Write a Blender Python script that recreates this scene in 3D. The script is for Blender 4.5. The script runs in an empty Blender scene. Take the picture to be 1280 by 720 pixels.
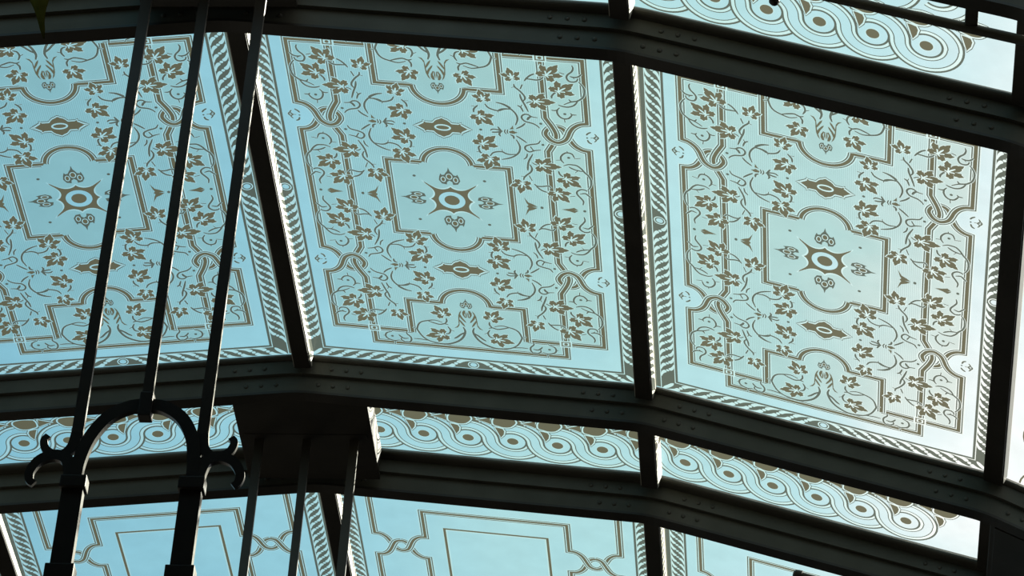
import bpy, bmesh, math
import numpy as np
from math import sin, cos, pi
from mathutils import Vector, Matrix
from mathutils.geometry import delaunay_2d_cdt

C = bpy.context.scene.collection
U = 0.5                      # metres per pattern unit
RIDGE = 8.985                # height of the glass at the ridge
WID = 1.3                    # width of one facet of the vault, metres
T = 0.194                    # angle between neighbouring facets
HP = 2.665                   # half of the bay spacing along the hall, pattern units

# ------------------------------------------------------------------ scene helpers
def link(o):
    C.objects.link(o); return o
def thing(name, label, cat, group=None, loc=(0, 0, 0)):
    o = link(bpy.data.objects.new(name, None)); o.location = loc; o.empty_display_size = .1
    return tag(o, label, cat, group)
def tag(o, label, cat, group=None):
    o['label'] = label; o['category'] = cat; o['kind'] = 'thing'
    if group: o['group'] = group
    return o
def obj(name, bm, mat, parent=None, smooth=False):
    me = bpy.data.meshes.new(name); bm.normal_update(); bm.to_mesh(me); bm.free()
    for m in (mat if isinstance(mat, (list, tuple)) else [mat]): me.materials.append(m)
    if smooth:
        for p in me.polygons: p.use_smooth = True
    o = link(bpy.data.objects.new(name, me))
    if parent: o.parent = parent
    return o
def add_box(bm, x0, x1, y0, y1, z0, z1, bev=0.0, M=None):
    vs = [bm.verts.new((x, y, z)) for x in (x0, x1) for y in (y0, y1) for z in (z0, z1)]
    fs = [(0, 1, 3, 2), (4, 6, 7, 5), (0, 4, 5, 1), (2, 3, 7, 6), (0, 2, 6, 4), (1, 5, 7, 3)]
    faces = [bm.faces.new([vs[i] for i in f]) for f in fs]
    if bev:
        es = list({e for f in faces for e in f.edges})
        r = bmesh.ops.bevel(bm, geom=es, offset=bev, segments=2, affect='EDGES', profile=.7)
        vs = list({v for f in r['faces'] for v in f.verts} | {v for v in vs if v.is_valid})
    if M is not None:
        bmesh.ops.transform(bm, matrix=M, verts=[v for v in vs if v.is_valid])
    return vs
def add_tube(bm, pts, rad, n=10, square=False, flat=1.0):
    pts = [Vector(p) for p in pts]; k = len(pts)
    rad = rad if isinstance(rad, (list, tuple)) else [rad] * k
    up = None; rings = []
    for i, p in enumerate(pts):
        t = (pts[min(i + 1, k - 1)] - pts[max(i - 1, 0)]).normalized()
        if up is None:
            up = Vector((0, 1, 0)) if abs(t.y) < .9 else Vector((1, 0, 0))
        a = (up - t * up.dot(t)).normalized(); up = a; b = t.cross(a)
        if square:
            ring = [bm.verts.new(p + a * (sx * rad[i] * flat) + b * (sy * rad[i])) for sx, sy in ((1, 1), (-1, 1), (-1, -1), (1, -1))]
        else:
            ring = [bm.verts.new(p + a * (cos(2 * pi * j / n) * rad[i]) + b * (sin(2 * pi * j / n) * rad[i])) for j in range(n)]
        rings.append(ring)
    m = len(rings[0])
    for r0, r1 in zip(rings, rings[1:]):
        for j in range(m): bm.faces.new((r0[j], r0[(j + 1) % m], r1[(j + 1) % m], r1[j]))
    bm.faces.new(rings[0][::-1]); bm.faces.new(rings[-1])
def catmull(pts, sub=5):
    if len(pts) < 3: return [tuple(p) for p in pts]
    P = [np.array(p, float) for p in pts]; P = [2 * P[0] - P[1]] + P + [2 * P[-1] - P[-2]]; out = []
    for i in range(1, len(P) - 2):
        p0, p1, p2, p3 = P[i - 1:i + 3]
        for j in range(sub):
            t = j / sub
            out.append(tuple(.5 * (2 * p1 + (p2 - p0) * t + (2 * p0 - 5 * p1 + 4 * p2 - p3) * t * t + (3 * p1 - p0 - 3 * p2 + p3) * t ** 3)))
    out.append(tuple(P[-2])); return out

# ------------------------------------------------------------------ materials
def new_mat(name):
    m = bpy.data.materials.new(name); m.use_nodes = True; nt = m.node_tree; nt.nodes.clear()
    return m, nt, nt.nodes.new('ShaderNodeOutputMaterial')
def glass_mat(name, tint, body, k_body, stripes=False, gloss=.03):
    """thin pane: passes light with a tint, a share of it scattered by the etched or enamelled face"""
    m, nt, out = new_mat(name); N = nt.nodes; L = nt.links
    tr = N.new('ShaderNodeBsdfTransparent'); tr.inputs[0].default_value = (*tint, 1)
    tl = N.new('ShaderNodeBsdfTranslucent'); tl.inputs[0].default_value = (*body, 1)
    mx = N.new('ShaderNodeMixShader'); mx.inputs[0].default_value = k_body
    L.new(tr.outputs[0], mx.inputs[1]); L.new(tl.outputs[0], mx.inputs[2])
    tc = N.new('ShaderNodeTexCoord')
    nz = N.new('ShaderNodeTexNoise'); nz.inputs['Scale'].default_value = 9; nz.inputs['Detail'].default_value = 5
    L.new(tc.outputs['Object'], nz.inputs['Vector'])
    mr = N.new('ShaderNodeMapRange'); mr.inputs['From Min'].default_value = .3; mr.inputs['From Max'].default_value = .7
    mr.inputs['To Min'].default_value = .96; mr.inputs['To Max'].default_value = 1.0
    L.new(nz.outputs['Fac'], mr.inputs['Value'])
    vm = N.new('ShaderNodeVectorMath'); vm.operation = 'SCALE'; vm.inputs[0].default_value = tint
    L.new(mr.outputs[0], vm.inputs['Scale'])
    col = vm.outputs[0]
    if stripes:                                        # fine ruled etching
        sp = N.new('ShaderNodeSeparateXYZ'); L.new(tc.outputs['Object'], sp.inputs[0])
        ml = N.new('ShaderNodeMath'); ml.operation = 'MULTIPLY'; ml.inputs[1].default_value = 2 * pi / .0068
        L.new(sp.outputs[0], ml.inputs[0])
        sn = N.new('ShaderNodeMath'); sn.operation = 'SINE'; L.new(ml.outputs[0], sn.inputs[0])
        r2 = N.new('ShaderNodeMapRange'); r2.inputs['From Min'].default_value = -1; r2.inputs['To Min'].default_value = .86; r2.inputs['To Max'].default_value = 1.06
        L.new(sn.outputs[0], r2.inputs['Value'])
        v2 = N.new('ShaderNodeVectorMath'); v2.operation = 'SCALE'; L.new(col, v2.inputs[0]); L.new(r2.outputs[0], v2.inputs['Scale'])
        col = v2.outputs[0]
    L.new(col, tr.inputs[0])
    gl = N.new('ShaderNodeBsdfGlossy'); gl.inputs['Roughness'].default_value = .15
    m2 = N.new('ShaderNodeMixShader'); m2.inputs[0].default_value = gloss
    L.new(mx.outputs[0], m2.inputs[1]); L.new(gl.outputs[0], m2.inputs[2])
    L.new(m2.outputs[0], out.inputs[0]); return m
def paint_mat(name, c1, c2, rough=.5, scale=6, metal=0.0, bump=.15, spec=.5):
    m, nt, out = new_mat(name); N = nt.nodes; L = nt.links
    b = N.new('ShaderNodeBsdfPrincipled'); b.inputs['Roughness'].default_value = rough; b.inputs['Metallic'].default_value = metal
    b.inputs['Specular IOR Level'].default_value = spec
    tc = N.new('ShaderNodeTexCoord'); nz = N.new('ShaderNodeTexNoise'); nz.inputs['Scale'].default_value = scale; nz.inputs['Detail'].default_value = 6
    L.new(tc.outputs['Object'], nz.inputs['Vector'])
    cr = N.new('ShaderNodeValToRGB'); cr.color_ramp.elements[0].position = .35; cr.color_ramp.elements[1].position = .68
    cr.color_ramp.elements[0].color = (*c1, 1); cr.color_ramp.elements[1].color = (*c2, 1)
    L.new(nz.outputs['Fac'], cr.inputs[0]); L.new(cr.outputs[0], b.inputs['Base Color'])
    n2 = N.new('ShaderNodeTexNoise'); n2.inputs['Scale'].default_value = 60; n2.inputs['Detail'].default_value = 3
    L.new(tc.outputs['Object'], n2.inputs['Vector'])
    bp = N.new('ShaderNodeBump'); bp.inputs['Strength'].default_value = bump; bp.inputs['Distance'].default_value = .003
    L.new(n2.outputs['Fac'], bp.inputs['Height']); L.new(bp.outputs[0], b.inputs['Normal'])
    L.new(b.outputs[0], out.inputs[0]); return m

CLEAR, FROST, STRIPE, HALO, BROWN, TOP, GREY = range(7)
GM = [glass_mat('clear_glass', (.95, .98, .98), (.9, .95, .95), .004),
      glass_mat('frosted_glass', (.825, .845, .79), (.40, .42, .40), .014),
      glass_mat('ruled_frosted_glass', (.88, .90, .85), (.40, .42, .40), .012, stripes=True),
      glass_mat('matt_white_glass', (.97, .97, .93), (.80, .80, .74), .022),
      glass_mat('brown_enamel', (.14, .122, .085), (.0222, .0214, .0150), .74, gloss=.02),
      glass_mat('glass_upper_face', (.99, 1, 1), (.9, .95, .95), .0),
      glass_mat('grey_etched_line', (.14, .165, .155), (.022, .023, .018), .5, gloss=.02)]
IRON = paint_mat('dark_green_iron_paint', (.044, .042, .032), (.058, .056, .044), .5, spec=.25)
IRON_FACE = paint_mat('grey_green_iron_plate', (.050, .050, .038), (.068, .068, .054), .55, spec=.2)
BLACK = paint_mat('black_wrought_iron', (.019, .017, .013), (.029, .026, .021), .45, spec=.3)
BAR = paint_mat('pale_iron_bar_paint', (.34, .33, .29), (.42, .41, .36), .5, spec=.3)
ROD = paint_mat('dark_iron_rod_paint', (.026, .022, .015), (.038, .033, .024), .42, spec=.4)
LEAFM = paint_mat('olive_leaf', (.030, .029, .005), (.044, .042, .008), .9, 20, spec=0)
STEMM = paint_mat('brown_green_stem', (.03, .035, .012), (.05, .05, .02), .6, 20)

# ------------------------------------------------------------------ ornament drawing
def offset_poly(pts, d):
    """outline of a band of half width d (number or list) along pts, mitred"""
    P = np.array(pts, float); n = len(P)
    d = np.full(n, d) if np.isscalar(d) else np.array(d)
    seg = np.diff(P, axis=0); seg /= np.linalg.norm(seg, axis=1)[:, None] + 1e-12
    nr = np.stack([-seg[:, 1], seg[:, 0]], 1)
    N = np.empty_like(P); N[0] = nr[0]; N[-1] = nr[-1]
    for i in range(1, n - 1):
        m = nr[i - 1] + nr[i]; l = np.dot(m, m)
        N[i] = m * 2 / l if l > .35 else nr[i]
    return np.vstack([P + N * d[:, None], (P - N * d[:, None])[::-1]])
class Orn:
    def __init__(s, x0, x1, y0, y1, base):
        s.box = (x0, x1, y0, y1); s.L = [(np.array([(x0, y0), (x1, y0), (x1, y1), (x0, y1)], float), base)]
    def poly(s, pts, mat): s.L.append((np.array(pts, float), mat))
    def line(s, pts, w, mat): s.poly(offset_poly(pts, w / 2), mat)
    def disc(s, c, r, mat, n=28, ry=None):
        ry = r if ry is None else ry
        s.poly([(c[0] + r * cos(2 * pi * (i + .5) / n), c[1] + ry * sin(2 * pi * (i + .5) / n)) for i in range(n)], mat)
    def taper(s, pts, w, t, mat, sub=4, grow=0.0):
        q = catmull(pts, sub); n = len(q); x = np.linspace(0, 1, n)
        prof = t + (1 - t) * np.clip(np.sin(pi * x) * 1.6, 0, 1)
        s.poly(offset_poly(q, w / 2 * prof + grow), mat)
    def drop(s, pts, w, mat):
        q = catmull(pts, 3); x = np.linspace(0, 1, len(q))
        s.poly(offset_poly(q, w / 2 * np.interp(x, [0, .12, .35, .7, 1], [.5, 1, .9, .5, .12])), mat)
    def strap(s, pts, w=.056, halo=.014, core=.030):
        if halo: s.line(pts, w + halo, HALO)
        s.line(pts, w, GREY); s.line(pts, w - .018, HALO); s.line(pts, w - core, BROWN)
    def build(s, eps=2e-6):
        V = []; E = []
        x0, x1, y0, y1 = s.box
        for p, m in s.L:
            k = len(V); V += [Vector((float(a), float(b))) for a, b in p]; n = len(p)
            E += [(k + i, k + (i + 1) % n) for i in range(n)]
        r = delaunay_2d_cdt(V, E, [], 0, eps, False)
        vs = np.array([(v[0], v[1]) for v in r[0]]); fs = np.array([f for f in r[2] if len(f) == 3], int)
        c = vs[fs].mean(1)
        ok = (c[:, 0] > x0) & (c[:, 0] < x1) & (c[:, 1] > y0) & (c[:, 1] < y1)
        fs = fs[ok]; c = c[ok]
        mat = np.zeros(len(fs), int)
        for p, m in s.L:
            lo = p.min(0); hi = p.max(0)
            idx = np.nonzero((c[:, 0] >= lo[0]) & (c[:, 0] <= hi[0]) & (c[:, 1] >= lo[1]) & (c[:, 1] <= hi[1]))[0]
            if not len(idx): continue
            q = c[idx]; w = np.zeros(len(idx), int)
            for (ax, ay), (bx, by) in zip(p, np.roll(p, -1, 0)):
                cr = (bx - ax) * (q[:, 1] - ay) - (q[:, 0] - ax) * (by - ay)
                w += ((ay <= q[:, 1]) & (by > q[:, 1]) & (cr > 0)).astype(int) - ((ay > q[:, 1]) & (by <= q[:, 1]) & (cr < 0)).astype(int)
            mat[idx[w != 0]] = m
        return vs, fs, mat
def pane_mesh(name, vs, fs, mat, fold=False, thick=.006):
    """glass slab with the ornament on its lower face (local z=0, z runs down into the hall)"""
    if fold:
        A = []; F = []; Mt = []
        for k, (sx, sy) in enumerate(((1, 1), (-1, 1), (-1, -1), (1, -1))):
            A.append(vs * np.array([sx, sy])); f = fs + len(vs) * k
            F.append(f if sx * sy > 0 else f[:, ::-1]); Mt.append(mat)
        vs = np.vstack(A); fs = np.vstack(F); mat = np.concatenate(Mt)
    used = np.unique(fs); lo = vs[used].min(0) * U; hi = vs[used].max(0) * U
    n = len(vs); V = np.zeros((n + 8, 3)); V[:n, :2] = vs * U
    k = n
    for z in (0, -thick):
        for x, y in ((lo[0], lo[1]), (hi[0], lo[1]), (hi[0], hi[1]), (lo[0], hi[1])):
            V[k] = (x, y, z); k += 1
    b = n
    faces = [tuple(int(i) for i in f) for f in fs] + [(b + 4, b + 7, b + 6, b + 5)] + [(b + i, b + 4 + i, b + 4 + (i + 1) % 4, b + (i + 1) % 4) for i in range(4)]
    me = bpy.data.meshes.new(name); me.from_pydata(V.tolist(), [], faces)
    mi = np.concatenate([mat, np.full(5, TOP)]).astype(np.int32)
    for m in GM: me.materials.append(m)
    me.polygons.foreach_set('material_index', mi); me.update()
    bm = bmesh.new(); bm.from_mesh(me); bmesh.ops.delete(bm, geom=[v for v in bm.verts if not v.link_faces], context='VERTS')
    bm.to_mesh(me); bm.free(); return me
# ornament traced for one quarter of a vine panel (pattern units): strokes (width, taper, points), shapes, dots, leaves
D_STROKE = [
(0.0085,0.35,[(0.9085,1.5319),(0.9153,1.5055),(0.9053,1.4697),(0.8775,1.4367),(0.8677,1.4057),(0.8807,1.3723),(0.9099,1.3656),(0.9335,1.3784),(0.9413,1.4042)]),
(0.0085,0.35,[(0.8897,1.4207),(0.9156,1.4137),(0.9455,1.4221),(0.9665,1.4494)]),
(0.006,0.35,[(0.9027,1.4172),(0.9197,1.3977)]),
(0.0085,0.35,[(0.8225,1.4503),(0.8547,1.4391)]),
(0.0085,0.35,[(0.945,1.3717),(0.9704,1.3276),(0.9801,1.2835),(0.9724,1.2321),(0.9593,1.2053),(0.9301,1.1765),(0.9031,1.1663),(0.8761,1.155),(0.8348,1.1267)]),
(0.0085,0.35,[(0.9338,1.1846),(0.9117,1.1388),(0.8873,1.1155),(0.8569,1.1043),(0.8239,1.1081),(0.798,1.1203)]),
(0.007,0.35,[(0.871,1.1848),(0.8833,1.166),(0.9064,1.1661)]),
(0.0085,0.35,[(0.7583,1.1818),(0.7597,1.2073),(0.7814,1.2402),(0.8018,1.2501)]),
(0.0085,0.35,[(0.8047,1.0905),(0.7884,1.0655),(0.7865,1.032),(0.8013,0.9978),(0.8271,0.9802),(0.8574,0.9864),(0.8788,1.0147),(0.8848,1.0334)]),
(0.007,0.35,[(0.7482,1.0608),(0.7713,1.0584),(0.7885,1.0681)]),
(0.007,0.35,[(0.8736,1.0423),(0.8862,1.0284),(0.9145,1.0292)]),
(0.007,0.35,[(0.8303,0.978),(0.8334,0.9423)]),
(0.006,0.35,[(0.5848,1.1105),(0.6023,1.1248),(0.6293,1.1311)]),
(0.0085,0.35,[(0.5141,1.2999),(0.5187,1.2702),(0.5494,1.2334),(0.5762,1.1859),(0.579,1.1557),(0.5662,1.1318)]),
(0.0085,0.35,[(0.5475,1.2028),(0.5542,1.1528),(0.5737,1.0939),(0.5927,1.0244)]),
(0.006,0.35,[(0.495,1.2624),(0.5154,1.2698)]),
(0.01,0.35,[(0.5703,1.3014),(0.5541,1.2541)]),
(0.008,0.35,[(0.5231,1.0828),(0.5452,1.065),(0.5591,1.0204)]),
(0.007,0.35,[(0.5549,1.0917),(0.5454,1.0681)]),
(0.0085,0.35,[(0.5859,1.3383),(0.6044,1.3705),(0.6328,1.4037),(0.6737,1.4283)]),
(0.0085,0.35,[(0.5973,1.3622),(0.6301,1.3609),(0.6695,1.3579),(0.6966,1.3711),(0.7143,1.3931)]),
(0.0085,0.35,[(0.6512,0.9696),(0.6131,0.9754),(0.5908,0.9933),(0.5675,0.9957),(0.548,0.9779),(0.5447,0.9517),(0.5629,0.9229),(0.5891,0.9131),(0.6187,0.9036),(0.6443,0.8833),(0.6581,0.8616)]),
(0.011,0.35,[(0.6063,0.9746),(0.5922,0.9626),(0.5806,0.9379)]),
(0.0085,0.35,[(0.4132,1.0852),(0.4454,1.0686),(0.483,1.032),(0.5099,0.9837),(0.5146,0.9326),(0.498,0.8736)]),
(0.0085,0.35,[(0.565,0.9024),(0.5393,0.8681),(0.5003,0.8374)]),
(0.0085,0.35,[(0.4953,0.761),(0.5241,0.7356),(0.5621,0.6955)]),
(0.0085,0.35,[(0.4927,0.7213),(0.5132,0.65),(0.5008,0.5848),(0.4637,0.5377),(0.421,0.5111),(0.379,0.4952)]),
(0.0085,0.35,[(0.6554,0.7306),(0.6365,0.6967),(0.5882,0.6803),(0.5531,0.6601),(0.5477,0.6277),(0.5732,0.6012),(0.6116,0.6197),(0.6529,0.63)]),
(0.01,0.35,[(0.5835,0.6586),(0.6015,0.6205)]),
(0.008,0.35,[(0.3223,0.7977),(0.3403,0.813),(0.3705,0.8114),(0.3934,0.8011)]),
(0.009,0.35,[(0.3312,0.7805),(0.3482,0.7815),(0.3687,0.785),(0.4068,0.8001)]),
(0.009,0.35,[(0.3761,0.8434),(0.3849,0.8235),(0.3949,0.7986),(0.3808,0.7655),(0.3894,0.7429)]),
(0.006,0.35,[(0.4251,0.8206),(0.4192,0.7937),(0.4302,0.7715)]),
(0.006,0.35,[(0.4421,0.8226),(0.4367,0.7932),(0.4425,0.7782)]),
(0.009,0.35,[(0.4554,0.7693),(0.4747,0.7559),(0.4779,0.7274)]),
(0.0085,0.35,[(0.3806,1.0968),(0.433,1.0825),(0.4776,1.0519)]),
(0.0085,0.35,[(0.3054,1.0726),(0.3292,1.0323),(0.3879,1.0104),(0.4294,1.0308),(0.477,1.0415)]),
(0.006,0.35,[(0.3879,1.0104),(0.3899,0.9922)]),
(0.008,0.35,[(0.4798,1.0342),(0.4466,1.0379),(0.4161,1.0318),(0.3918,1.0186)]),
(0.0085,0.35,[(0.2244,0.9756),(0.2285,1.0122),(0.257,1.0515)]),
(0.006,0.35,[(0.2113,1.041),(0.2359,1.0387)]),
(0.0085,0.35,[(0.2456,0.6305),(0.2305,0.6101),(0.2315,0.5784),(0.2398,0.5528),(0.2597,0.5446)]),
(0.006,0.35,[(0.2111,0.5572),(0.2335,0.56)]),
(0.0085,0.35,[(0.3025,0.5231),(0.322,0.5575),(0.3504,0.5743),(0.3882,0.579),(0.4109,0.5632),(0.4411,0.5562),(0.4825,0.564)]),
(0.006,0.35,[(0.3866,0.6054),(0.3918,0.5821)]),
(0.0085,0.35,[(0.7972,0.4801),(0.8287,0.4974),(0.8593,0.4985),(0.8895,0.4915),(0.9185,0.4603),(0.9372,0.4251),(0.9628,0.3906),(0.9775,0.3384),(0.9713,0.2779),(0.9487,0.2342)]),
(0.0085,0.35,[(0.8325,0.4737),(0.8571,0.4554),(0.8837,0.4426),(0.9241,0.4342)]),
(0.006,0.35,[(0.8737,0.4144),(0.8901,0.4353)]),
(0.0085,0.35,[(0.7598,0.419),(0.7681,0.3824),(0.7907,0.3582)]),
(0.0085,0.35,[(0.8021,0.5101),(0.7847,0.54),(0.7854,0.5773),(0.8075,0.6119),(0.8318,0.6234),(0.8617,0.6133),(0.8766,0.5726)]),
(0.007,0.35,[(0.7492,0.5356),(0.7834,0.5398)]),
(0.007,0.35,[(0.8742,0.5649),(0.9173,0.5745)]),
(0.007,0.35,[(0.8318,0.6234),(0.8294,0.6411)]),
(0.006,0.35,[(0.5849,0.4885),(0.6059,0.4697),(0.6281,0.4698)]),
(0.0085,0.35,[(0.5956,0.5805),(0.5636,0.5019),(0.553,0.4417),(0.5503,0.3983)]),
(0.0085,0.35,[(0.5681,0.465),(0.5806,0.4236),(0.57,0.3846),(0.5404,0.3484),(0.5214,0.319),(0.5148,0.291)]),
(0.006,0.35,[(0.4982,0.3323),(0.5255,0.3303)]),
(0.007,0.35,[(0.5583,0.5813),(0.5512,0.5431),(0.5304,0.516)]),
(0.008,0.35,[(0.5552,0.3449),(0.5731,0.2907)]),
(0.0085,0.35,[(0.5862,0.2565),(0.6021,0.2367),(0.6365,0.2356),(0.6818,0.2468),(0.701,0.2219)]),
(0.0085,0.35,[(0.5984,0.2307),(0.6339,0.1915),(0.6742,0.1747)]),
(0.0085,0.35,[(0.9432,0.2199),(0.9349,0.2319),(0.9043,0.2368),(0.8756,0.2113),(0.8753,0.1784),(0.8994,0.1376),(0.9138,0.1064),(0.9084,0.0671)]),
(0.008,0.35,[(0.8949,0.1864),(0.9298,0.1963),(0.9494,0.1769),(0.9689,0.152)]),
(0.007,0.35,[(0.8244,0.15),(0.8592,0.1577)]),
(0.008,0.35,[(1.0015,0.8613),(0.9807,0.8453),(0.9684,0.8261)]),
(0.008,0.35,[(0.9742,0.7777),(0.983,0.7515),(1.0026,0.7392)]),
(0.006,0.35,[(0.9954,0.8012),(1.0458,0.8042)]),
(0.006,0.35,[(1.0242,0.8453),(1.0353,0.8238),(1.0155,0.8005)]),
(0.006,0.35,[(1.0203,0.7592),(1.0334,0.7817),(1.0155,0.8005)]),
(0.006,0.35,[(1.0335,0.8288),(1.0485,0.8045),(1.0312,0.7783)]),
(0.011,0.35,[(0.04,1.483),(0.0287,1.5342),(0.049,1.6059),(0.0892,1.6626),(0.1528,1.7035),(0.2114,1.7139),(0.294,1.6955)]),
(0.01,0.35,[(0.0314,1.5462),(0.0659,1.5786),(0.0929,1.6121),(0.1172,1.6335)]),
(0.0085,0.35,[(0.1924,1.7198),(0.2486,1.7116),(0.3057,1.6876),(0.3492,1.6436),(0.3797,1.5706),(0.3813,1.5455),(0.3664,1.4919),(0.3392,1.4587),(0.2964,1.4401),(0.2424,1.4263),(0.1897,1.4461)]),
(0.0085,0.35,[(0.1475,1.4707),(0.1739,1.4607),(0.2097,1.4741),(0.2509,1.4621),(0.2925,1.4438)]),
(0.0085,0.35,[(0.1569,1.3923),(0.156,1.4294),(0.1707,1.455)]),
(0.008,0.35,[(0.3885,1.5476),(0.4166,1.5392)]),
(0.007,0.35,[(0.3057,1.6876),(0.3691,1.6771),(0.4207,1.6783)]),
(0.0085,0.35,[(0.1534,1.4915),(0.1376,1.5309),(0.1475,1.573),(0.1759,1.5876)]),
(0.007,0.35,[(0.1109,1.5441),(0.1358,1.53)]),
(0.0085,0.35,[(0.4627,1.5959),(0.4645,1.6269),(0.4402,1.6617),(0.4379,1.6997),(0.4546,1.7286),(0.484,1.7306),(0.5112,1.7078),(0.5109,1.6827)]),
(0.0085,0.35,[(0.4575,1.6811),(0.4903,1.687),(0.5137,1.6666),(0.5259,1.6461)]),
(0.0085,0.35,[(0.5258,1.7119),(0.5656,1.725),(0.611,1.7058),(0.6253,1.6723),(0.6148,1.6363),(0.5792,1.6165)]),
(0.007,0.35,[(0.6239,1.6725),(0.6424,1.6698)]),
(0.007,0.35,[(0.579,1.619),(0.5658,1.5935)]),
(0.007,0.35,[(0.5582,1.7261),(0.5631,1.7694)]),
]
D_POLY = [
[(0.4473,0.7997),(0.4754,0.8162),(0.4881,0.8046),(0.5095,0.7968),(0.4797,0.7801),(0.453,0.7847)],
[(0.4524,0.8254),(0.4671,0.8439),(0.4789,0.8687),(0.4813,0.8289)],
[(0.5034,0.1022),(0.5311,0.0472),(0.5647,0.0293),(0.5931,0.0052),(0.514,-0.005),(0.5292,0.0159),(0.5199,0.0347)],
[(0.7577,0.0022),(0.8102,0.0134),(0.8456,0.029),(0.8734,0.0038),(0.8302,-0.0018)],
[(0.0374,1.2777),(0.0537,1.3029),(0.0652,1.344),(0.0691,1.3987),(0.0702,1.4478),(0.0827,1.4769),(0.1066,1.5025),(0.0797,1.4928),(0.0653,1.4639),(0.0623,1.4304),(0.0592,1.3755),(0.05,1.3278)],
[(0.0237,1.4792),(0.0282,1.4538),(0.0429,1.4209),(0.0577,1.3942),(0.0665,1.3991),(0.0549,1.4315),(0.0419,1.458)],
[(0.0129,1.4282),(0.0183,1.4059),(0.0355,1.3728),(0.0523,1.3214),(0.061,1.3507),(0.0476,1.3833),(0.0266,1.417)],
[(0.0099,1.2785),(0.0244,1.2795),(0.0352,1.3055),(0.0329,1.3364),(0.0175,1.3692),(0.0106,1.364),(0.0204,1.332),(0.013,1.3086)],
[(0.0041,1.2915),(0.0121,1.321),(0.0106,1.364),(0.0043,1.3649),(0.0023,1.3285)],
]
D_DOT = [(0.8364,1.0302,0.011),(0.6694,0.9097,0.011),(0.6698,0.6876,0.011),(0.2581,0.7978,0.011),(0.8372,0.571,0.011),(0.6225,0.003,0.011),(0.9169,0.0016,0.011),(0.9731,0.7985,0.007),(0.5761,1.6694,0.011),(0.2428,0.2415,0.012)]
D_LEAF = [(0.5051,1.3641,0.482,1.4611),(0.737,1.4156,0.8134,1.5236),(0.8088,1.2585,0.9072,1.3453),(0.6478,1.1358,0.7792,1.141),(0.2604,0.9412,0.3482,0.853),(0.2605,0.6482,0.352,0.741),(0.3003,0.4935,0.2677,0.3738),(0.6482,0.4642,0.7826,0.4622),(0.8067,0.3386,0.9071,0.2589),(0.7363,0.1772,0.8175,0.083),(0.5033,0.2515,0.4825,0.1415),(0.1766,1.3464,0.2319,1.2471),(0.2957,1.1225,0.2727,1.2164),(0.2011,1.5964,0.3241,1.6316)]
# ---- leaf, half outline along +x (main lobe tip at 1,0)
LH = [(1.04, 0), (.86, .11), (.76, .13), (.71, .21), (.54, .25), (.40, .23), (.30, .15), (.40, .28), (.53, .40), (.47, .49), (.49, .68), (.34, .63), (.22, .59),
      (.16, .48), (.07, .42), (.07, .28), (.03, .42), (-.04, .45), (-.09, .54), (-.19, .49), (-.30, .48), (-.28, .34), (-.36, .26), (-.25, .13), (-.14, .04)]
LEAF = np.array(LH + [(x, -y) for x, y in LH[::-1] if y > 0])
def draw_leaf(o, cu, cvv, tu, tv):
    d = np.array([tu - cu, tv - cvv]); l = np.linalg.norm(d); e = d / l; f = np.array([-e[1], e[0]])
    M = lambda p: np.array([cu, cvv]) + l * (np.outer(np.array(p)[:, 0], e) + np.outer(np.array(p)[:, 1], f))
    c = LEAF.mean(0)
    big = LEAF + (LEAF - c) / (np.linalg.norm(LEAF - c, axis=1)[:, None] + .02) * (.008 / l)
    o.poly(M(big), HALO); o.poly(M(LEAF), BROWN)
    o.taper(M([(-.02, 0), (.18, .01), (.46, 0)]), .0125, .5, HALO, 2)
    for s in (1, -1):
        o.taper(M([(.0, .03 * s), (.10, .12 * s), (.20, .20 * s), (.16, .24 * s)]), .0095, .5, HALO, 2)
        o.taper(M([(-.02, .02 * s), (-.07, .10 * s), (-.10, .19 * s)]), .009, .5, HALO, 2)
    o.disc(M([(-.03, 0)])[0], .010, HALO, 8)
def palmette(o, bu, bv, du, dv, s, axis=True):
    """three lobed bud, base at (bu,bv), pointing along (du,dv)"""
    e = np.array([du, dv]); f = np.array([-dv, du])
    M = lambda p: np.array([bu, bv]) + s * (np.outer(np.array(p)[:, 1], e) + np.outer(np.array(p)[:, 0], f))
    H = [(.0, .045), (.018, .03), (.022, .0), (.055, .008), (.074, .045), (.068, .085), (.058, .118), (.050, .102), (.032, .106), (.022, .128), (.008, .150), (0, .190)]
    H = [(x, y) for x, y in H]; full = H + [(-x, y) for x, y in H[::-1] if x > 0]
    o.poly(M(full), GREY)
    for cx, cy, rx, ry in ((0, .088, .023, .032), (.043, .055, .018, .030), (-.043, .055, .018, .030)):
        n = 14
        o.poly(M([(cx + rx * cos(2 * pi * i / n), cy + ry * sin(2 * pi * i / n)) for i in range(n)]), HALO)
        o.poly(M([(cx + (rx - .006) * cos(2 * pi * i / n), cy + (ry - .007) * sin(2 * pi * i / n)) for i in range(n)]), BROWN)

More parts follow.
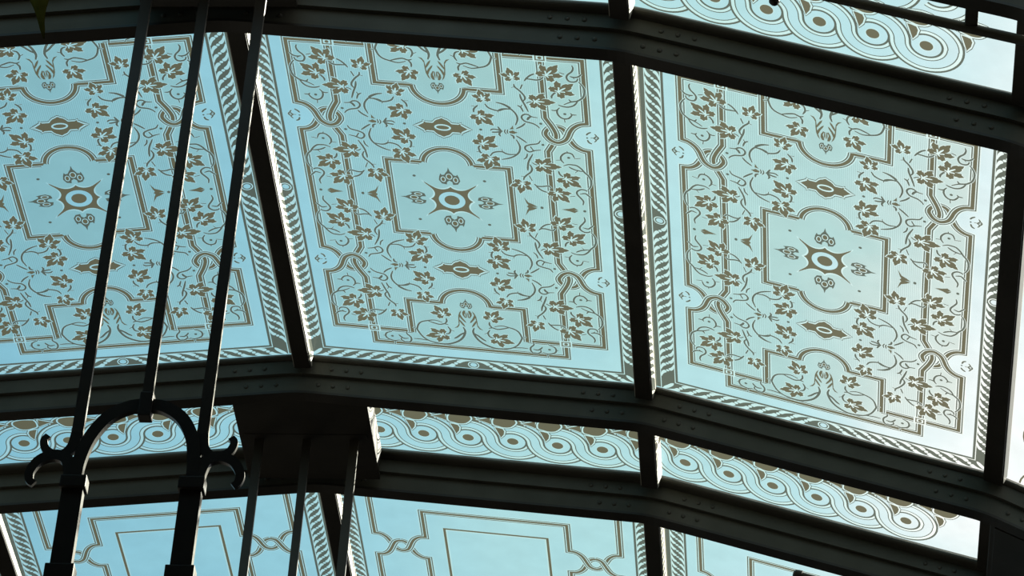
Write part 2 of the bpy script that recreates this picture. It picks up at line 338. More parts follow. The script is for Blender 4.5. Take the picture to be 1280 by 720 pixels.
R0 = 1.099                                             # line between clear margin and rope
def rope(o, ulim, vlim):
    o.poly([(1.09, -.1), (1.108, -.1), (1.108, 1.889), (-.1, 1.889), (-.1, 1.869), (1.09, 1.869)], GREY)
    o.poly([(1.108, -.1), (1.114, -.1), (1.114, 1.896), (-.1, 1.896), (-.1, 1.889), (1.108, 1.889)], HALO)
    o.poly([(1.114, -.1), (1.216, -.1), (1.216, 1.996), (-.1, 1.996), (-.1, 1.896), (1.114, 1.896)], GREY)
    o.poly([(1.216, -.1), (1.222, -.1), (1.222, 2.01), (-.1, 2.01), (-.1, 1.996), (1.216, 1.996)], HALO)
    o.poly([(1.222, -.1), (1.3, -.1), (1.3, 2.1), (1.222, 2.1)], GREY)
    def strand(fn, s0, w, q):
        o.drop([fn(-.011, s0 - .002 * q), fn(-.025, s0 - .012 * q), fn(-.037, s0 - .030 * q), fn(-.045, s0 - .055 * q), fn(-.048, s0 - .080 * q)], w, HALO)
        o.drop([fn(.011, s0 + .022 * q), fn(.025, s0 + .032 * q), fn(.037, s0 + .050 * q), fn(.045, s0 + .075 * q), fn(.048, s0 + .100 * q)], w, HALO)
        o.disc(fn(0, s0 + .010 * q), w * .42, HALO, 10)
    per = .0864
    for k in range(1, 21): strand(lambda w, s: (1.165 + w, s), .045 + per * (k - .3), .030, 1)
    per = .1045
    for k in range(1, 11): strand(lambda w, s: (s, 1.946 + w), .05 + per * (k - .35), .036, 1.2)
    for c in ((1.165, 0), (0, 1.946)):
        o.disc(c, .052, GREY); o.disc(c, .042, HALO); o.disc(c, .034, GREY); o.disc(c, .025, CLEAR)
    o.taper([(1.125, 1.905), (1.16, 1.95), (1.205, 1.99)], .03, .3, HALO, 3)

def arc(cx, cy, r, a0, a1, n=14): return [(cx + r * cos(math.radians(a0 + (a1 - a0) * i / n)), cy + r * sin(math.radians(a0 + (a1 - a0) * i / n))) for i in range(n + 1)]
LK = .797
A_IN = catmull([(.978, .943), (.931, .931), (.889, .897), (.862, .850), (.845, .797), (.822, .751), (.773, .722), (.727, .743), (.699, .788)], 5)
A_HOOK = catmull([(.727, .743), (.699, .788), (.698, .825), (.720, .864), (.750, .884), (.785, .887), (.820, .862), (.843, .797), (.862, .744), (.889, .697), (.931, .663), (.978, .651)], 5)
B_BUL = catmull([(.702, .975), (.720, .936), (.742, .887), (.759, .837), (.765, .797), (.759, .757), (.742, .707), (.720, .658), (.702, .619)], 5)
def panel_vine():
    o = Orn(0, 1.275, 0, 1.99, CLEAR)
    inner = [(0, 0), (.978, 0)] + A_HOOK[::-1][:24] + A_IN[::-1][22:] + [(.978, 1.585), (.70, 1.585), (.70, 1.745), (0, 1.745)]
    o.poly(inner, FROST)
    o.poly([(0, 0), (.70, 0)] + B_BUL[::-1] + [(.70, 1.585), (0, 1.585)], STRIPE)
    med = [(.42, -.1), (.42, .398), (.168, .398)] + arc(0, .393, .168, 0, 90, 12)
    lob = [(.42, 1.585), (.42, 1.207), (.176, 1.207)] + arc(0, 1.212, .176, 0, -90, 12)
    o.poly([(-.1, -.1)] + med + [(-.1, .561)], FROST); o.poly([(-.1, 1.745), (.42, 1.745)] + lob + [(-.1, 1.036)], FROST)
    rope(o, 1.29, 2.06)
    # straps: under pieces first
    o.strap(A_HOOK + [(.978, -.1)])
    o.strap([(.70, 1.77), (.70, 1.65), (.702, .975)][1:] + B_BUL[1:] + [(.70, -.1)])
    o.strap([(.702, 1.745), (.702, 1.60)], halo=0)
    o.strap([(-.1, 1.745), (.70, 1.745), (.70, 1.56)], halo=.01)
    o.strap([(.421, 1.585), (.978, 1.585)] + A_IN, halo=.014)
    o.strap([(-.1, .561)] + med[::-1]); o.strap([(.42, 1.60)] + lob[1:] + [(-.1, 1.036)])
    o.poly([(.655, 1.545), (.745, 1.545), (.745, 1.625), (.655, 1.625)], HALO); o.poly([(.668, 1.557), (.734, 1.557), (.734, 1.613), (.668, 1.613)], BROWN)
    o.poly([(.677, 1.567), (.725, 1.567), (.725, 1.603), (.677, 1.603)], HALO); o.disc((.701, 1.585), .014, BROWN, 10)
    for s, t, p in D_STROKE: o.taper(p, s * 1.7, .62, HALO, 3, .003)
    for s, t, p in D_STROKE: o.taper(p, s * 1.7, .62, GREY, 3)
    for p in D_POLY: o.poly(p, BROWN)
    for a, b, r in D_DOT: o.disc((a, b), r, GREY, 10)
    for l in D_LEAF: draw_leaf(o, *l)
    # star and eye
    q = catmull([(0, .147), (.02, .127), (.06, .114), (.11, .128), (.186, .190)], 4)
    star = q + [(v, u) for u, v in q[::-1][1:]] + [(.147, -.1), (-.1, -.1), (-.1, .147)]
    o.poly([(u * 1.06 + .004, v * 1.06 + .004) for u, v in star], HALO); o.poly(star, BROWN)
    o.disc((0, 0), .092, CLEAR, 36); o.disc((0, 0), .053, BROWN, 28)
    palmette(o, 0, .172, 0, 1, 1.0); palmette(o, .180, 0, 1, 0, .95)
    palmette(o, 0, 1.253, 0, -1, .62)
    # long cartouche
    Q = [(0, .098), (.010, .092), (.018, .086), (.036, .077), (.050, .062), (.060, .045), (.067, .041), (.110, .041), (.120, .050), (.127, .046), (.124, .036), (.146, .018), (.166, .003), (.192, 0)]
    full = Q + [(x, -y) for x, y in Q[::-1][1:]]; vc = .788
    grow = lambda k: [(x * (1 + k * .35) , y + math.copysign(k * .10, y) if y else 0) for x, y in full]
    S = lambda P: [(0 if i in (0, len(P) - 1) else x, vc + y) for i, (x, y) in enumerate(P)] + [(-.1, vc + P[-1][1]), (-.1, vc + P[0][1])]
    o.poly(S(grow(.19)), GREY); o.poly(S(grow(.12)), HALO); o.poly(S(full), BROWN)
    o.disc((0, vc), .057, HALO, 28, .034); o.disc((0, vc), .044, BROWN, 28, .020)
    return pane_mesh('glass_panel_vine', *o.build(), fold=True)

def panel_strap():
    o = Orn(0, 1.275, 0, 1.99, CLEAR); rope(o, 1.29, 2.06)
    P = catmull([(.978, .953), (.93, .945), (.888, .905), (.862, .85), (.843, .797), (.82, .747), (.775, .724), (.73, .747), (.707, .797), (.69, .85), (.664, .905), (.62, .945), (.571, .953)], 4)
    Qf = [(u, 2 * LK - v) for u, v in P]; h = len(P) // 2
    o.strap(Qf[h:] + [(.571, -.1)], core=.032); o.strap([(.978, 2.0)] + P + [(.571, 1.322), (-.1, 1.322)], core=.032)
    o.strap([(.978, -.1)] + Qf[:h + 1], core=.032)
    o.line([(.405, -.1), (.405, 1.10), (-.1, 1.10)], .034, HALO); o.line([(.408, -.1), (.408, 1.105), (-.1, 1.105)], .020, BROWN)
    return pane_mesh('glass_panel_strap', *o.build(), fold=True)

def panel_frieze(name, eyes, v0, last, mirror):
    """running guilloche: eyes = u positions of the eyes, v0 = height of the row"""
    x1 = 1.275; y1 = .53
    o = Orn(-x1, x1, -y1, y1, CLEAR)
    r0, r3 = .103, .236; p = .339
    def row(fl):
        T_ = lambda P: [((u + .06 if fl else u), (-v if fl else v)) for u, v in P]
        eo = eyes
        for e in eo:
            o.disc(T_([(e, v0)])[0], r0 + .004, CLEAR, 32)
            o.disc(T_([(e, v0)])[0], .047, HALO, 24); o.disc(T_([(e, v0)])[0], .043, BROWN, 24)
        for k, e in enumerate(eo):
            nx = not (last and k == len(eo) - 1)
            def pa(r):
                q = arc(e, v0, r, 128, 0, 18)
                return T_(q + (arc(e + p, v0, p - r, 180, 360, 22)[1:] if nx else []))
            o.poly(pa(r0) + pa(r3)[::-1], HALO)
            o.poly(pa(r0 + .033) + pa(r3 - .030)[::-1], CLEAR)
            o.line(pa(r0), .015, GREY); o.line(pa(r3), .015, GREY)
            o.line(pa(r0 + .033), .007, GREY); o.line(pa(r3 - .030), .007, GREY)
        for e in (eo + [eo[-1] + p] if last and not fl else eo[:-1] if last else eo):
            pet = [catmull([(-.116, .292), (-.130, .255), (-.128, .206), (-.090, .190), (-.056, .180), (-.008, .190), (.03, .235), (.036, .265), (.02, .290), (-.04, .300), (-.116, .292)], 3)[:-1],
                   [(-.124, .168), (-.095, .163), (-.068, .154), (-.058, .125), (-.064, .084), (-.087, .040), (-.101, .095), (-.112, .135)],
                   [(.085, .248), (.130, .266), (.186, .292), (.184, .250), (.186, .205), (.160, .222), (.125, .238)]]
            if e > max(eo): pet = pet[:2]
            for g, m in ((.021, GREY), (.0145, HALO), (.002, BROWN)):
                for q in pet:
                    q = np.array([(e + a, v0 + b_) for a, b_ in q]); c = q.mean(0)
                    o.poly(T_(q + (q - c) / (np.linalg.norm(q - c, axis=1)[:, None] + 1e-6) * g), m)
    row(True); row(False)
    vs, fs, mat = o.build()
    if mirror: vs = vs * np.array([-1, 1]); fs = fs[:, ::-1]
    return pane_mesh(name, vs, fs, mat)

def panel_rings():
    o = Orn(-1.275, 1.275, -1.99, 1.99, CLEAR)
    for k in range(-3, 4):
        v = .62 * k - .15
        for r, m in ((.30, BROWN), (.286, HALO), (.25, BROWN), (.243, CLEAR), (.13, BROWN), (.115, HALO), (.05, BROWN)): o.disc((-.86, v), r, m, 36)
    o.line([(-.42, -2.0), (-.42, 2.0)], .02, BROWN)
    return pane_mesh('glass_panel_ring', *o.build())

# ------------------------------------------------------------------ the vault
VERT = {1: Vector((0, 0, RIDGE))}                       # polygon vertices = glazing bar lines; facet s lies between s-1.. s
ANG = {s: -T / 2 - T * (s - 2) for s in range(-1, 7)}  # facet slope
for s in range(2, 7): VERT[s] = VERT[s - 1] + Vector((cos(ANG[s]), 0, sin(ANG[s]))) * WID
for s in range(1, -2, -1): VERT[s - 1] = VERT[s] - Vector((cos(ANG[s]), 0, sin(ANG[s]))) * WID
def facet_matrix(s, y):
    c = (VERT[s - 1] + VERT[s]) / 2; e = Vector((cos(ANG[s]), 0, sin(ANG[s]))); a = Vector((0, -1, 0)); n = e.cross(a)
    return Matrix(((e.x, a.x, n.x, c.x), (e.y, a.y, n.y, y), (e.z, a.z, n.z, c.z), (0, 0, 0, 1)))
def hang(mesh, s, y, name, label, cat, group=None):
    o = link(bpy.data.objects.new(name, mesh)); o.matrix_world = facet_matrix(s, y); return tag(o, label, cat, group)

YC = HP * U                                             # bay centres along the hall: -YC, YC friezes; 0 vines; 2YC straps
vine = panel_vine(); strapm = panel_strap()
for s, lab in ((1, 'large glass roof panel etched with vines, seen behind the three hanging rods'),
               (2, 'large vine-etched glass roof panel in the middle, right of the ridge bar'),
               (3, 'large vine-etched glass roof panel on the right, brightest of the three vine panels')):
    hang(vine, s, 0, 'glass_roof_panel', lab, 'glass panel', 'large glass roof panels etched with vines')
hang(panel_rings(), 4, 0, 'glass_roof_panel', 'sliver of glass roof panel with ring ornament at the far right edge of the photo', 'glass panel')
for s, lab in ((1, 'plain strapwork glass roof panel behind the two lantern posts, bottom left'),
               (2, 'plain strapwork glass roof panel at bottom centre, right of the iron box'),
               (3, 'plain strapwork glass roof panel at bottom right, under the right frieze pane')):
    hang(strapm, s, 2 * YC, 'glass_roof_panel', lab, 'glass panel', 'glass roof panels with strapwork lines')
VF = -.24
E2 = [-.7935 + .3393 * k for k in range(-2, 7)]; E3 = [-1.065 + .3393 * k for k in range(-1, 6)]
f2 = panel_frieze('glass_frieze_mid', E2, VF, False, False); f1 = panel_frieze('glass_frieze_left', E2, VF, False, True); f3 = panel_frieze('glass_frieze_right', E3, VF, True, False)
for m, s, y, lab in ((f1, 1, YC, 'narrow scroll frieze pane behind the iron arch of the hanging lantern'), (f2, 2, YC, 'narrow scroll frieze pane just right of the big iron box'),
                     (f3, 3, YC, 'narrow scroll frieze pane at lower right, ending in blank white glass'), (f3, 3, -YC, 'narrow scroll frieze pane at top right, crossed by the iron pipe')):
    hang(m, s, y, 'frieze_glass_pane', lab, 'glass panel', 'narrow frieze panes with running scrolls')

# ------------------------------------------------------------------ arches
def arch_path(lo=-1, hi=5):
    pts = []
    ks = list(range(lo, hi + 1))
    for i, k in enumerate(ks):
        p = VERT[k]
        if 0 < i < len(ks) - 1:
            a = (VERT[k - 1] - p).normalized(); b = (VERT[k + 1] - p).normalized(); r = .07
            for t in (0, .25, .5, .75, 1):
                pts.append((p + a * r) * (1 - t) ** 2 + p * 2 * t * (1 - t) + (p + b * r) * t * t)
        else: pts.append(p)
    return pts
PATH = arch_path()
def path_frames():
    fr = []
    for i, p in enumerate(PATH):
        t = (PATH[min(i + 1, len(PATH) - 1)] - PATH[max(i - 1, 0)]).normalized()
        fr.append((p, Vector((t.z, 0, -t.x))))          # inward (down) normal
    return fr
FR = path_frames()
def sweep(bm, prof, y0):
    rings = [[bm.verts.new((p.x + n.x * d * U, y0 + y * U, p.z + n.z * d * U)) for y, d in prof] for p, n in FR]
    m = len(prof)
    for a, b in zip(rings, rings[1:]):
        for j in range(m): bm.faces.new((a[j], b[j], b[(j + 1) % m], a[(j + 1) % m]))
    bm.faces.new(rings[0]); bm.faces.new(rings[-1][::-1])
D2 = .325
def rivet_mesh():
    bm = bmesh.new(); bmesh.ops.create_uvsphere(bm, u_segments=10, v_segments=6, radius=.0085)
    for v in bm.verts: v.co.y *= .6
    me = bpy.data.meshes.new('rivet'); bm.to_mesh(me); bm.free(); me.materials.append(IRON)
    for p in me.polygons: p.use_smooth = True
    return me
RIV = rivet_mesh()
def arch(yweb, lab, ext=0.0, flip=False):
    f = -1 if flip else 1                               # flip: the moulded face looks down the hall
    t = thing('roof_arch', lab, 'roof arch', 'riveted iron arches across the glass vault', (0, yweb, RIDGE))
    def part(name, prof, mat):
        bm = bmesh.new(); sweep(bm, [(y * f, d) for y, d in (prof if not flip else prof[::-1])], 0)
        for v in bm.verts: v.co.z -= RIDGE
        return obj(name, bm, mat, t)
    part('web_plate', [(0, .001), (0, D2 - .02), (.085, D2 - .02), (.085, .001)], IRON_FACE)
    part('angle_leg', [(-.032, .062), (-.034, .172), (-.001, .172), (-.001, .062)], IRON_FACE)
    part('glazing_moulding', [(-.035 - ext, .001)] + [(-.035 - ext - .030 * sin(a * pi / 6), .02 + .020 * (1 - cos(a * pi / 6))) for a in range(1, 6)] + [(-.040 - ext * .8, .061), (-.001, .061), (-.001, .001)], IRON)
    part('bottom_flange', [(-.008, D2 - .019), (-.008, D2), (.105, D2), (.105, D2 - .019)], BLACK)
    for k in (1, 2, 3):
        for sgn in (-1, 1):
            e = (VERT[k + sgn] - VERT[k]).normalized(); n = Vector((e.z, 0, -e.x)) if e.x > 0 else Vector((-e.z, 0, e.x))
            for yy, dd, st in ((-.0345, .120, .13), (-.0005, .245, .09)):
                for j in range(3):
                    p = VERT[k] + e * (st + .055 * j) + n * dd * U
                    r = link(bpy.data.objects.new('rivet', RIV)); r.parent = t; r.location = (p.x, yy * U * f, p.z - RIDGE)
    return t
YW = {'A2': -3.33, 'AB': -2.10, 'BC': 2.03, 'CD': 3.25}
arch(YW['AB'] * U, 'riveted iron arch along the top of the photo, above the three vine panels', .04)
arch(YW['BC'] * U, 'riveted iron arch across the middle, directly below the three vine panels')
arch(YW['CD'] * U, 'riveted iron arch between the lower friezes and the strapwork panels', .06)
arch(YW['A2'] * U, 'riveted iron arch in the top right corner beyond the iron pipe')

# ------------------------------------------------------------------ glazing bars
def bar(k, y0, y1, off, width, depth, lab):
    n = (Vector((-sin(ANG[k]), 0, cos(ANG[k]))) + Vector((-sin(ANG[k + 1]), 0, cos(ANG[k + 1])))).normalized(); e = Vector((n.z, 0, -n.x))
    t = thing('glazing_bar', lab, 'glazing bar', 'iron bars between neighbouring panes', VERT[k] + Vector((0, (y0 + y1) / 2, 0)))
    M = Matrix(((e.x, 0, n.x, 0), (0, 1, 0, 0), (e.z, 0, n.z, 0), (0, 0, 0, 1)))
    h = (y1 - y0) / 2; x0 = (off - width / 2) * U; x1 = (off + width / 2) * U; d = depth * U
    bm = bmesh.new(); add_box(bm, x0, x1, -h, h, -d, -.006, .003, M); obj('bar', bm, BAR if k != 3 else BLACK, t)  # right-hand bar line coloured black, standing in for its unlit side
    bm = bmesh.new(); add_box(bm, x0 + .004, x1 - .004, -h, h, -d - .006, -d + .001, .002, M); obj('cover_strip', bm, BLACK, t)
    bm = bmesh.new(); add_box(bm, x0 + .008, x1 - .008, -h, h, .007, .024, .003, M); obj('cap', bm, IRON, t)
G = .1048
SEG = {'A': (YW['A2'] + G, YW['AB'] - .107), 'B': (YW['AB'] + G, YW['BC'] - .07), 'C': (YW['BC'] + G, YW['CD'] - .127), 'D': (YW['CD'] + G, 7.35)}
RB = {0: -.017, 1: .040, 2: -.017, 3: -.020}
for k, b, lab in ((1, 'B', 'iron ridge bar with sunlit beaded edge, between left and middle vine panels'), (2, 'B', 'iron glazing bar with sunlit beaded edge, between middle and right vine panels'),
                  (3, 'B', 'wide iron glazing bar coloured dark for shade, at the right edge of the right vine panel'), (2, 'A', 'short stub of iron glazing bar at the very top, left of the upper scroll frieze'),
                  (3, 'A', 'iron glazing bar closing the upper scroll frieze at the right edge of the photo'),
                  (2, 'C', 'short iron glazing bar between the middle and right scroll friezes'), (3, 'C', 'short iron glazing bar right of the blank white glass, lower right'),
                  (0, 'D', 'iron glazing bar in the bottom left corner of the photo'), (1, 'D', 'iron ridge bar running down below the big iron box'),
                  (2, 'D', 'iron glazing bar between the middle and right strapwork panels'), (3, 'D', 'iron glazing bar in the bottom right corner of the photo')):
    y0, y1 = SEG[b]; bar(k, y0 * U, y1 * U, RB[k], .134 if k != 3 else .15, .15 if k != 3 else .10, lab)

# ------------------------------------------------------------------ iron boxes at the ridge and on the right
def iron_box(k, y0, y1, hw, dep, lab, nm='soffit_box', lip=.0):
    n = (Vector((-sin(ANG[k]), 0, cos(ANG[k]))) + Vector((-sin(ANG[k + 1]), 0, cos(ANG[k + 1])))).normalized(); e = Vector((n.z, 0, -n.x))
    t = thing(nm, lab, 'iron box', 'dark iron boxes between paired arches', VERT[k] + Vector((0, (y0 + y1) / 2, 0)) * 1.0)
    M = Matrix(((e.x, 0, n.x, 0), (0, 1, 0, 0), (e.z, 0, n.z, 0), (0, 0, 0, 1)))
    h = (y1 - y0) / 2
    bm = bmesh.new(); add_box(bm, -hw, hw, -h, h, -dep, -.035, .004, M); obj('casing', bm, BLACK, t)
    bm = bmesh.new(); add_box(bm, -hw, hw, -h + .004, h + lip, -dep - .010, -dep + .002, .002, M); obj('bottom_plate', bm, BLACK, t)
    bm = bmesh.new(); add_box(bm, -hw + .02, hw - .02, -.012, .012, -dep - .0125, -dep - .009, .001, M); obj('seam_strip', bm, BLACK, t)
    return t
iron_box(1, SEG['C'][0] * U, SEG['C'][1] * U, .25, .142, 'big dark iron box below the ridge, between the two lower arches, three rods under it', lip=.042)
iron_box(1, SEG['A'][0] * U, SEG['A'][1] * U, .25, .142, 'dark iron box at the top edge that the three long rods hang from')
def facet_box(s, u0, u1, y0, y1, dep, lab):
    o = thing('soffit_box', lab, 'iron box', 'dark iron boxes between paired arches'); o.matrix_world = facet_matrix(s, (y0 + y1) / 2)
    h = (y1 - y0) / 2
    bm = bmesh.new(); add_box(bm, u0 * U, u1 * U, -h, h, -.01, dep, .004); obj('casing', bm, BLACK, o)
    bm = bmesh.new(); add_box(bm, u0 * U + .02, u1 * U - .02, -h + .02, h - .02, dep - .001, dep + .006, .002); obj('bottom_plate', bm, BLACK, o)
facet_box(4, -1.225, -.2, SEG['C'][0] * U, SEG['C'][1] * U, .15, 'dark iron box in the lower right corner below the ring panel')

# ------------------------------------------------------------------ lantern hangers
def hanger(y, lab):
    z0 = RIDGE - .158
    t = thing('lantern_hanger', lab, 'lantern hanger', 'wrought iron lantern hangers under the ridge', (0, y, z0))
    Z = lambda z: z - z0
    for x in (-.176, .181):
        s = -1 if x < 0 else 1
        bm = bmesh.new(); add_tube(bm, [(x, 0, -.0), (x, 0, Z(7.03))], .0165, square=True, flat=.42); obj('rod', bm, ROD, t)
        # outward curl that ends the rod
        q = catmull([(x, 0, Z(7.045)), (x + s * .008, 0, Z(6.998)), (x + s * .030, 0, Z(6.972)), (x + s * .060, 0, Z(6.972)), (x + s * .084, 0, Z(6.99)), (x + s * .092, 0, Z(7.018)), (x + s * .082, 0, Z(7.035))], 5)
        bm = bmesh.new(); add_tube(bm, q, [.0165 - .007 * i / (len(q) - 1) for i in range(len(q))], square=True, flat=.5); obj('scroll', bm, BLACK, t)
        xc = -.163 if s < 0 else .170
        q = catmull([(xc + s * .012, 0, Z(6.875)), (xc + s * .016, 0, Z(6.915)), (xc + s * .032, 0, Z(6.955)), (xc + s * .068, 0, Z(6.968)), (xc + s * .108, 0, Z(6.952)), (xc + s * .130, 0, Z(6.915)), (xc + s * .128, 0, Z(6.885)), (xc + s * .114, 0, Z(6.872))], 5)
        bm = bmesh.new(); add_tube(bm, q, [.021 - .011 * i / (len(q) - 1) for i in range(len(q))], square=True, flat=.5); obj('scroll', bm, BLACK, t)
        bm = bmesh.new(); add_tube(bm, [(xc, 0, Z(6.87)), (xc, 0, Z(6.20))], .030, square=True, flat=.45); obj('post', bm, BLACK, t)
        bm = bmesh.new()
        add_box(bm, xc - .037, xc + .037, -.022, .022, Z(6.853), Z(6.893), .004); obj('collar', bm, BLACK, t)
        bm = bmesh.new()
        add_box(bm, xc - .041, xc + .041, -.024, .024, Z(6.20), Z(6.602), .004); obj('socket', bm, BLACK, t)
    bm = bmesh.new(); add_tube(bm, [(.003, 0, 0), (.008, 0, Z(7.16))], .0155, square=True, flat=.42); obj('rod', bm, ROD, t)
    q = catmull([(-.163, 0, Z(6.875)), (-.158, 0, Z(6.95)), (-.137, 0, Z(7.03)), (-.093, 0, Z(7.10)), (-.037, 0, Z(7.134)), (.012, 0, Z(7.140)), (.065, 0, Z(7.132)), (.117, 0, Z(7.095)), (.152, 0, Z(7.03)), (.166, 0, Z(6.95)), (.170, 0, Z(6.875))], 6)
    bm = bmesh.new(); add_tube(bm, q, .0185, square=True, flat=.55); obj('arch_frame', bm, BLACK, t)
    bm = bmesh.new(); add_box(bm, -.010, .028, -.020, .020, Z(7.096), Z(7.178), .004); obj('clip', bm, BLACK, t)
    return t
hanger(-YC, 'wrought iron lantern hanger with scrolled arch and three long rods, at left')
hanger(YC, 'three thin iron rods hanging under the big iron box at bottom left')

# ------------------------------------------------------------------ small things on the right and the leaf
def on_facet(s, x, depth):
    a = VERT[s - 1]; e = Vector((cos(ANG[s]), 0, sin(ANG[s]))); n = Vector((-e.z, 0, e.x))
    return a + e * ((x - a.x) / e.x) - n * depth
def pipe_rail(y, xa, xb, depth, lab, brackets, yarch, knob=None):
    t = thing('iron_pipe', lab, 'pipe', None, on_facet(3, (xa + xb) / 2, depth) + Vector((0, y, 0)))
    o = t.location.copy()
    L = lambda p: Vector(p) - o
    a = on_facet(3, xa, depth) + Vector((0, y, 0)); b = on_facet(3, xb, depth) + Vector((0, y, 0))
    bm = bmesh.new(); add_tube(bm, [L(a), L(b)], .0155, 16); obj('tube', bm, IRON, t, False)
    if knob is None:
        d = (b - a).normalized()
        bm = bmesh.new(); add_tube(bm, [L(a - d * .022), L(a - d * .020), L(a - d * .012), L(a), L(a + d * .012)], [.006, .014, .019, .021, .021], 16); obj('end_cap', bm, BLACK, t, False)
    else:
        k = on_facet(3, knob, depth) + Vector((0, y, 0))
        bm = bmesh.new(); add_tube(bm, [L(k + Vector((0, 0, q))) for q in (0, -.030, -.034, -.05, -.068, -.076, -.079)], [.006, .006, .014, .0165, .0165, .011, .003], 14); obj('knob', bm, BLACK, t, False)
    for x in brackets:
        c = on_facet(3, x, depth) + Vector((0, y, 0))
        y0, y1 = sorted((yarch, y))
        bm = bmesh.new(); add_box(bm, x - .019, x + .019, y0, y1 + .012, c.z - .012, c.z + .012, .003)
        for v in bm.verts: v.co -= o
        obj('bracket', bm, IRON, t)
pipe_rail(-1.5, 1.36, 2.64, .137, 'iron pipe on brackets crossing the scroll frieze in the top right corner', (1.62, 2.34), YW['A2'] * U + .0523, 1.80)
pipe_rail(1.797, 1.868, 2.47, .137, 'iron pipe with rounded end cap at the bottom edge below the right frieze', (2.2,), YW['CD'] * U + .0521)

t = thing('hanging_leaf', 'hanging olive green leaf tip in the top left corner before the arch', 'leaf', None, (-.55, -1.2, 8.80))
bm = bmesh.new()
rows = [(-.182, .001, .034), (-.150, .007, .026), (-.120, .0095, .018), (-.085, .014, .010), (-.055, .021, .004), (-.025, .031, -.002), (.01, .036, -.006), (.05, .033, -.010), (.085, .018, -.012), (.105, .003, -.012)]
g = []
for z, w, x in rows:
    r = []
    for j in range(-3, 4):
        q = j / 3; r.append(bm.verts.new((x + w * q, -.003 * (1 - q * q) + .002 * sin(z * 60), z)))
    g.append(r)
for a, b in zip(g, g[1:]):
    for j in range(6): bm.faces.new((a[j], b[j], b[j + 1], a[j + 1]))
bl = obj('blade', bm, LEAFM, t, True); so = bl.modifiers.new('thickness', 'SOLIDIFY'); so.thickness = .0012
bm = bmesh.new(); add_tube(bm, [(.034, -.006, -.178), (.012, -.013, -.1), (-.002, -.013, -.03), (-.012, -.013, .06)], [.0006, .0011, .0014, .0016], 6); obj('midrib', bm, LEAFM, bl)
bm = bmesh.new(); add_tube(bm, catmull([(-.012, -.004, .095), (-.01, 0, .13), (.06, 0, .155), (.18, -.02, .13), (.305, -.03, .10)], 5), .0028, 8); obj('stem', bm, STEMM, t)

# ------------------------------------------------------------------ the hall below the vault
STONE = paint_mat('dark_stone_wall', (.030, .029, .027), (.045, .043, .040), .8, 2)
SLATE = paint_mat('dark_slate_floor', (.022, .022, .022), (.034, .033, .032), .7, 3)
def struct(name, b, mat):
    bm = bmesh.new(); add_box(bm, *b); o = obj(name, bm, mat); o['kind'] = 'structure'
struct('floor', (-4.9, 4.9, -14, 12, -.1, 0), SLATE)
struct('wall_left', (-4.9, -4.65, -14, 12, 0, 7.6), STONE); struct('wall_right', (4.65, 4.9, -14, 12, 0, 7.6), STONE)
struct('wall_back', (-4.9, 4.9, 11.75, 12, 0, 8.0), STONE); struct('wall_front', (-4.9, 4.9, -14, -13.75, 0, 9.0), STONE)

bm = bmesh.new()                                       # added unseen slab that shades the ironwork, where the roof would be glazed
VP = [VERT[k] for k in range(-1, 5)]
VP = [Vector((-4.6, 0, 7.4))] + VP + [Vector((4.6, 0, 7.2))]
for dz in (0,):
    ra = [[bm.verts.new((p.x, y, p.z + z)) for p in VP] for y, z in ((-13.7, .02), (-2.3, .02), (-2.3, .14), (-13.7, .14))]
    for i in range(4):
        for j in range(len(VP) - 1): bm.faces.new((ra[i][j], ra[i][j + 1], ra[(i + 1) % 4][j + 1], ra[(i + 1) % 4][j]))
o = obj('ceiling_shade_slab', bm, STONE); o['kind'] = 'structure'

# ------------------------------------------------------------------ daylight
w = bpy.data.worlds.new('sky'); bpy.context.scene.world = w; w.use_nodes = True; nt = w.node_tree; nt.nodes.clear(); N = nt.nodes; L = nt.links
out = N.new('ShaderNodeOutputWorld'); bg = N.new('ShaderNodeBackground'); L.new(bg.outputs[0], out.inputs[0])
tc = N.new('ShaderNodeTexCoord'); sp = N.new('ShaderNodeSeparateXYZ'); L.new(tc.outputs['Generated'], sp.inputs[0])
def mth(op, a, b=None, clamp=False):
    n = N.new('ShaderNodeMath'); n.operation = op; n.use_clamp = clamp
    for i, v in enumerate((a, b)):
        if v is None: continue
        if isinstance(v, (int, float)): n.inputs[i].default_value = v
        else: L.new(v, n.inputs[i])
    return n.outputs[0]
zc = mth('MAXIMUM', sp.outputs[2], .08)
px = mth('DIVIDE', sp.outputs[0], zc); py = mth('DIVIDE', sp.outputs[1], zc)      # position on a flat cloud layer overhead
cb = N.new('ShaderNodeCombineXYZ'); L.new(px, cb.inputs[0]); L.new(py, cb.inputs[1])
n1 = N.new('ShaderNodeTexNoise'); n1.inputs['Scale'].default_value = 5.5; n1.inputs['Detail'].default_value = 6; n1.inputs['Roughness'].default_value = .55; n1.inputs['Distortion'].default_value = .6
L.new(cb.outputs[0], n1.inputs['Vector'])
haze = mth('ADD', px, mth('MULTIPLY', mth('SUBTRACT', n1.outputs['Fac'], .5), .22))
haze = mth('ADD', haze, mth('MULTIPLY', mth('SUBTRACT', py, 1.4), .10))
mr = N.new('ShaderNodeMapRange'); mr.inputs['From Min'].default_value = -.5; mr.inputs['From Max'].default_value = .18; L.new(haze, mr.inputs['Value'])
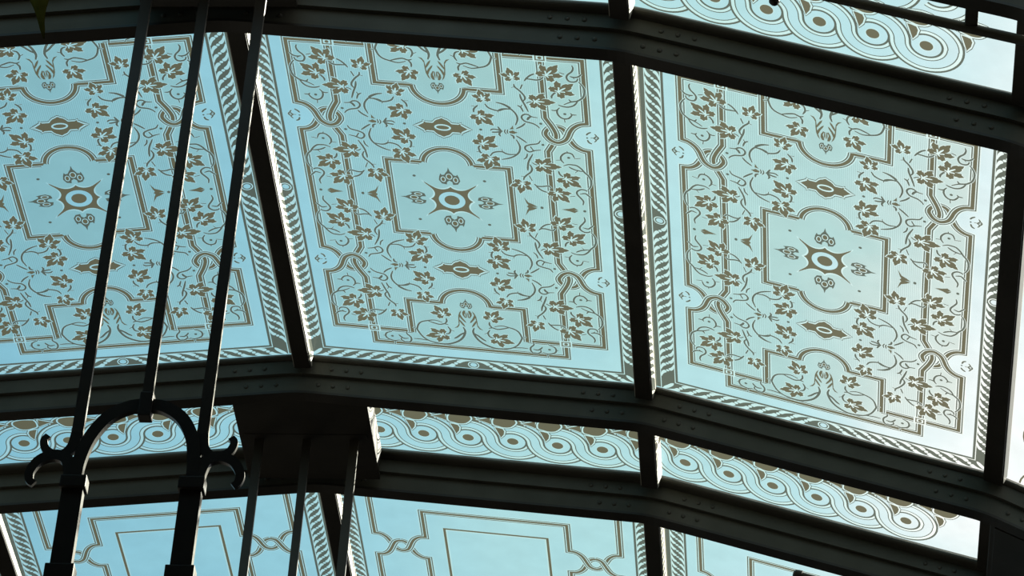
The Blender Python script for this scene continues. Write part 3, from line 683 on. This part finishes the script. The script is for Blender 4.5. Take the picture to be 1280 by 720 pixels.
cr = N.new('ShaderNodeValToRGB'); L.new(mr.outputs[0], cr.inputs[0]); e = cr.color_ramp.elements
SKY = [(0, (.225, .52, .66)), (.147, (.25, .56, .70)), (.37, (.335, .665, .775)), (.56, (.48, .79, .815)), (.735, (.57, .86, .90)), (.82, (.78, .95, .97)), (.91, (1.08, 1.10, 1.09))]
e[0].position = 0; e[0].color = (*SKY[0][1], 1); e[1].position = .91; e[1].color = (*SKY[-1][1], 1)
for p_, c_ in SKY[1:-1]:
    k = e.new(p_); k.color = (*c_, 1)
mx = N.new('ShaderNodeMix'); mx.data_type = 'RGBA'
up = N.new('ShaderNodeMapRange'); up.inputs['From Min'].default_value = -.02; up.inputs['From Max'].default_value = .04; L.new(sp.outputs[2], up.inputs['Value'])
L.new(up.outputs[0], mx.inputs['Factor']); mx.inputs['A'].default_value = (.016, .016, .014, 1); L.new(cr.outputs[0], mx.inputs['B'])   # ground below the horizon
L.new(mx.outputs['Result'], bg.inputs['Color'])
bg.inputs['Strength'].default_value = 1.0

sun = bpy.data.lights.new('sun', 'SUN'); sun.energy = 36; sun.angle = .009; sun.color = (1, .95, .82)
so = link(bpy.data.objects.new('sun', sun)); so.location = (9, 6, 18)
so.rotation_euler = Vector((-.60, -.47, -.65)).to_track_quat('-Z', 'Y').to_euler()

cam = bpy.data.cameras.new('camera'); cam.lens = 123.167; cam.sensor_width = 36; cam.clip_end = 200; cam.clip_start = .05
co = link(bpy.data.objects.new('camera', cam))
rt = Vector((.9960635, .06668392, .05840166)); dn = Vector((.0072419, .59542462, -.80337854)); fw = Vector((-.08834622, .80063898, .59259781))
co.matrix_world = Matrix(((rt.x, -dn.x, -fw.x, 1.9104), (rt.y, -dn.y, -fw.y, -9.3917), (rt.z, -dn.z, -fw.z, 1.6), (0, 0, 0, 1)))
sc = bpy.context.scene; sc.camera = co
sc.view_settings.view_transform = 'Standard'; sc.view_settings.look = 'None'; sc.view_settings.exposure = 0; sc.view_settings.gamma = 1; sc.view_settings.use_curve_mapping = False
sc.cycles.transparent_max_bounces = 16
